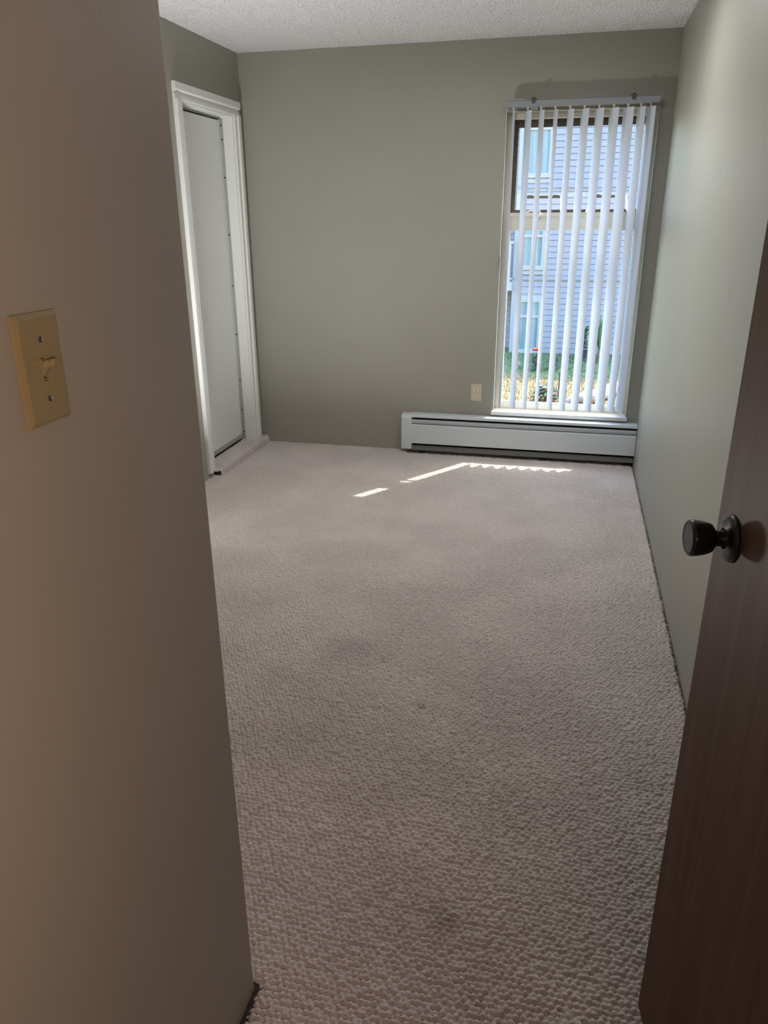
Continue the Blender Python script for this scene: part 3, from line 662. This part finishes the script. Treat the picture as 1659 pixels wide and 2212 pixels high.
part('window_header', XTRIM, nb, -1.50, -0.72, YN2-0.06, YN2, -0.49, -0.45, bev=0)
nwin(1.13, 1.85, -2.03, -1.88)
# recessed wing at the left with balcony rails
MB().box(-4.5, BX0, YN2+0.8, YN2+6, GZ-0.1, EAVE).obj('wing_wall', LAPSHADE, nb)
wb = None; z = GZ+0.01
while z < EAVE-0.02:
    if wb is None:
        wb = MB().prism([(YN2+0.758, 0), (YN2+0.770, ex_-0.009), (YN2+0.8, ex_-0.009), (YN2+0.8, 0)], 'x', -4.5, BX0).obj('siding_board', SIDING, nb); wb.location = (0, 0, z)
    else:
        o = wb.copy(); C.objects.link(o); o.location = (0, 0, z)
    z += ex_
part('balcony_floor', XTRIM, nb, -4.5, BX0-0.02, YN2-0.25, YN2+0.8, -0.42, -0.20, bev=0)
part('balcony_rail', XTRIM, nb, -4.5, BX0-0.02, YN2-0.25, YN2-0.19, 0.80, 0.86, bev=0)
part('balcony_rail', XTRIM, nb, -4.5, BX0-0.02, YN2-0.24, YN2-0.20, -0.12, -0.08, bev=0)
pk = None
for i in range(14):
    if pk is None: pk = part('baluster', XTRIM, nb, -1.70, -1.66, YN2-0.235, YN2-0.205, -0.2, 0.8, bev=0)
    else: o = pk.copy(); C.objects.link(o); o.location = (-0.14*i, 0, 0)

# ---- plants and garden things
def leafy(name, x, y, label, cat, r, h, n, lw, mats, dense=False, loc_z=GZ, flowers=()):
    e = empty(name, (x, y, loc_z), label, cat)
    st = MB()
    for i in range(max(4, n//14)):
        a = random.random()*6.28; rr = r*0.5*random.random()
        st.tube([(x, y, loc_z), (x+rr*.5*math.cos(a), y+rr*.5*math.sin(a), loc_z+h*.5), (x+rr*math.cos(a), y+rr*math.sin(a), loc_z+h*.85)], [0.008, 0.006, 0.004], 5)
    st.obj('stems', STALK, e)
    lb = MB()
    for i in range(n):
        a = random.random()*6.28; t = random.random(); rr = r*math.sqrt(random.random())*(0.5+.5*math.sin(math.pi*min(t+.15, 1)))
        p = (x+rr*.6*math.cos(a), y+rr*.6*math.sin(a), loc_z+0.05+h*t*.85)
        lb.leaf(p, (math.cos(a), math.sin(a), random.uniform(-.1, .9)), lw*random.uniform(2, 3.4), lw, 0.3)
    lb.obj('foliage', mats, e, kind='stuff')
    for (fx, fz, fr, fm) in flowers:
        fb = MB()
        for i in range(14):
            a = i*2.4; fb.leaf((x+fx, y-0.06, loc_z+fz), (math.cos(a), math.sin(a)-.4, 0.25+0.7*(i/14)), fr, fr*.9, 0.1)
        fb.obj('flower', fm, e, label='orange blossom' if fm is ROSE else ('pink blossom' if fm is PINK else 'purple blossom'))
    return e
leafy('rose_bush', -0.72, 19.3, 'small rose bush with an orange bloom on the lawn', 'rose bush', 0.22, 0.40, 90, 0.045, LEAF2, flowers=((-0.02, 0.50, 0.13, ROSE), (-0.16, 0.42, 0.06, PINK)))
leafy('dark_shrub', -0.31, 19.55, 'dark leafy plant just right of the orange rose', 'plant', 0.24, 0.34, 90, 0.04, LEAF2)
leafy('lavender_plant', -0.02, 19.9, 'small plant with purple blooms right of the dark shrub', 'plant', 0.16, 0.28, 50, 0.03, LEAF, flowers=((-0.02, 0.30, 0.07, PURPLE), (0.08, 0.26, 0.05, PURPLE)))
leafy('seedling', -1.12, 19.4, 'pale seedling left of the orange rose', 'plant', 0.14, 0.16, 16, 0.03, LEAF3)
leafy('variegated_shrub', -0.36, 15.95, 'glossy variegated shrub at the bottom of the window', 'shrub', 0.34, 0.30, 150, 0.06, LEAF2, flowers=((-0.05, 0.27, 0.05, PINK),))
leafy('ground_weed', -0.02, 15.9, 'small green weed beside the wooden stake', 'plant', 0.10, 0.16, 24, 0.03, LEAF)
# potted plant
px_, py_ = 0.44, 21.2
pp = empty('potted_plant', (px_, py_, GZ), 'slate plastic pot with a bushy long-leaved plant by the siding', 'potted plant')
MB().lathe([(0, 0.0), (0.10, 0.0), (0.135, 0.27), (0.15, 0.275), (0.15, 0.31), (0.135, 0.31), (0.13, 0.28), (0, 0.28)], Matrix.Translation((px_, py_, GZ)), n=24).obj('pot', POT, pp, smooth=True)
MB().lathe([(0.125, 0.0), (0.152, 0.0), (0.154, 0.02), (0.14, 0.022)], Matrix.Translation((px_, py_, GZ+0.285)), n=24).obj('pot_rim', XTRIM, pp, smooth=True, label='pale rim')
lb = MB()
for i in range(90):
    a = random.random()*6.28; el = random.uniform(0.1, 1.3); z = GZ+0.32+random.random()*0.45
    lb.leaf((px_+0.03*math.cos(a), py_+0.03*math.sin(a), z), (math.cos(a)*math.cos(el), math.sin(a)*math.cos(el), math.sin(el)), random.uniform(.2, .38), 0.04, 0.45, segs=4)
lb.obj('foliage', LEAF, pp, kind='stuff')
MB().tube([(px_, py_, GZ+0.28), (px_+.01, py_, GZ+0.75)], 0.012, 6).obj('stem', STALK, pp)
# yucca with a fan of upright blades
yx, yy = 0.79, 20.7
yu = empty('yucca', (yx, yy, GZ), 'tall spiky green plant on a thin trunk right of the pot', 'yucca')
MB().tube([(yx, yy, GZ), (yx+0.01, yy, GZ+0.2), (yx+0.03, yy, GZ+0.36)], [0.03, 0.022, 0.02], 8).obj('trunk', STALK, yu)
yl0 = None
for i in range(34):
    a = random.uniform(0, 6.28); sp = random.uniform(0.05, 0.42)
    MB().leaf((yx+0.03, yy, GZ+0.30), (math.cos(a)*sp+0.06, math.sin(a)*sp, 1), random.uniform(.75, 1.0), 0.05, 0.02, segs=4).obj('leaf', LEAF, yu)
# stake
tag(MB().box(-0.112, -0.085, 16.25, 16.28, GZ, GZ+0.55, 0.002, None).obj('garden_stake', mat('stake_wood', (0.07, 0.06, 0.06), 0.8)), 'dark upright garden stake on the dry lawn', 'stake')
# driftwood
def log(name, pts, rad, label, mtl=DRIFT):
    b = MB(); n = 14; P = []; Rr = []
    for i in range(len(pts)*3-2):
        t = i/3; k = min(int(t), len(pts)-2); u = t-k
        P.append(Vector(pts[k]).lerp(Vector(pts[k+1]), u)); Rr.append((rad[k]*(1-u)+rad[k+1]*u)*random.uniform(.88, 1.1))
    b.tube(P, Rr, n)
    o = b.obj(name, mtl, smooth=True); tag(o, label, 'log'); return o
log('driftwood_log', [(0.02, 15.8, GZ+0.03), (0.30, 15.85, GZ+0.11), (0.62, 16.0, GZ+0.13), (0.85, 16.35, GZ+0.12), (1.05, 16.9, GZ+0.14), (1.30, 17.3, GZ+0.16)], [0.04, 0.11, 0.14, 0.12, 0.13, 0.10], 'grey weathered driftwood log lying on the dry lawn')
b = MB(); bmesh.ops.create_icosphere(b.bm, subdivisions=3, radius=0.16)
for v in b.bm.verts: v.co *= 1+0.18*math.sin(v.co.x*23+v.co.y*17)*math.cos(v.co.z*19); v.co.z *= 0.8; v.co += Vector((1.36, 17.6, GZ+0.10))
tag(b.obj('rock', ROCK, smooth=True), 'pale rock at the far end of the driftwood log', 'rock')
b = MB()
for i in range(9):
    a = random.random()*6.28; b.box(0.50+random.uniform(-.1, .15), 0.52+random.uniform(.05, .2), 20.95+random.uniform(-.2, .1), 21.0+random.uniform(.0, .1), GZ, GZ+random.uniform(.02, .05), 0.004)
tag(b.obj('bark_chips', STALK), 'scattered bark chips around the slate pot', 'bark chips', kind='stuff')
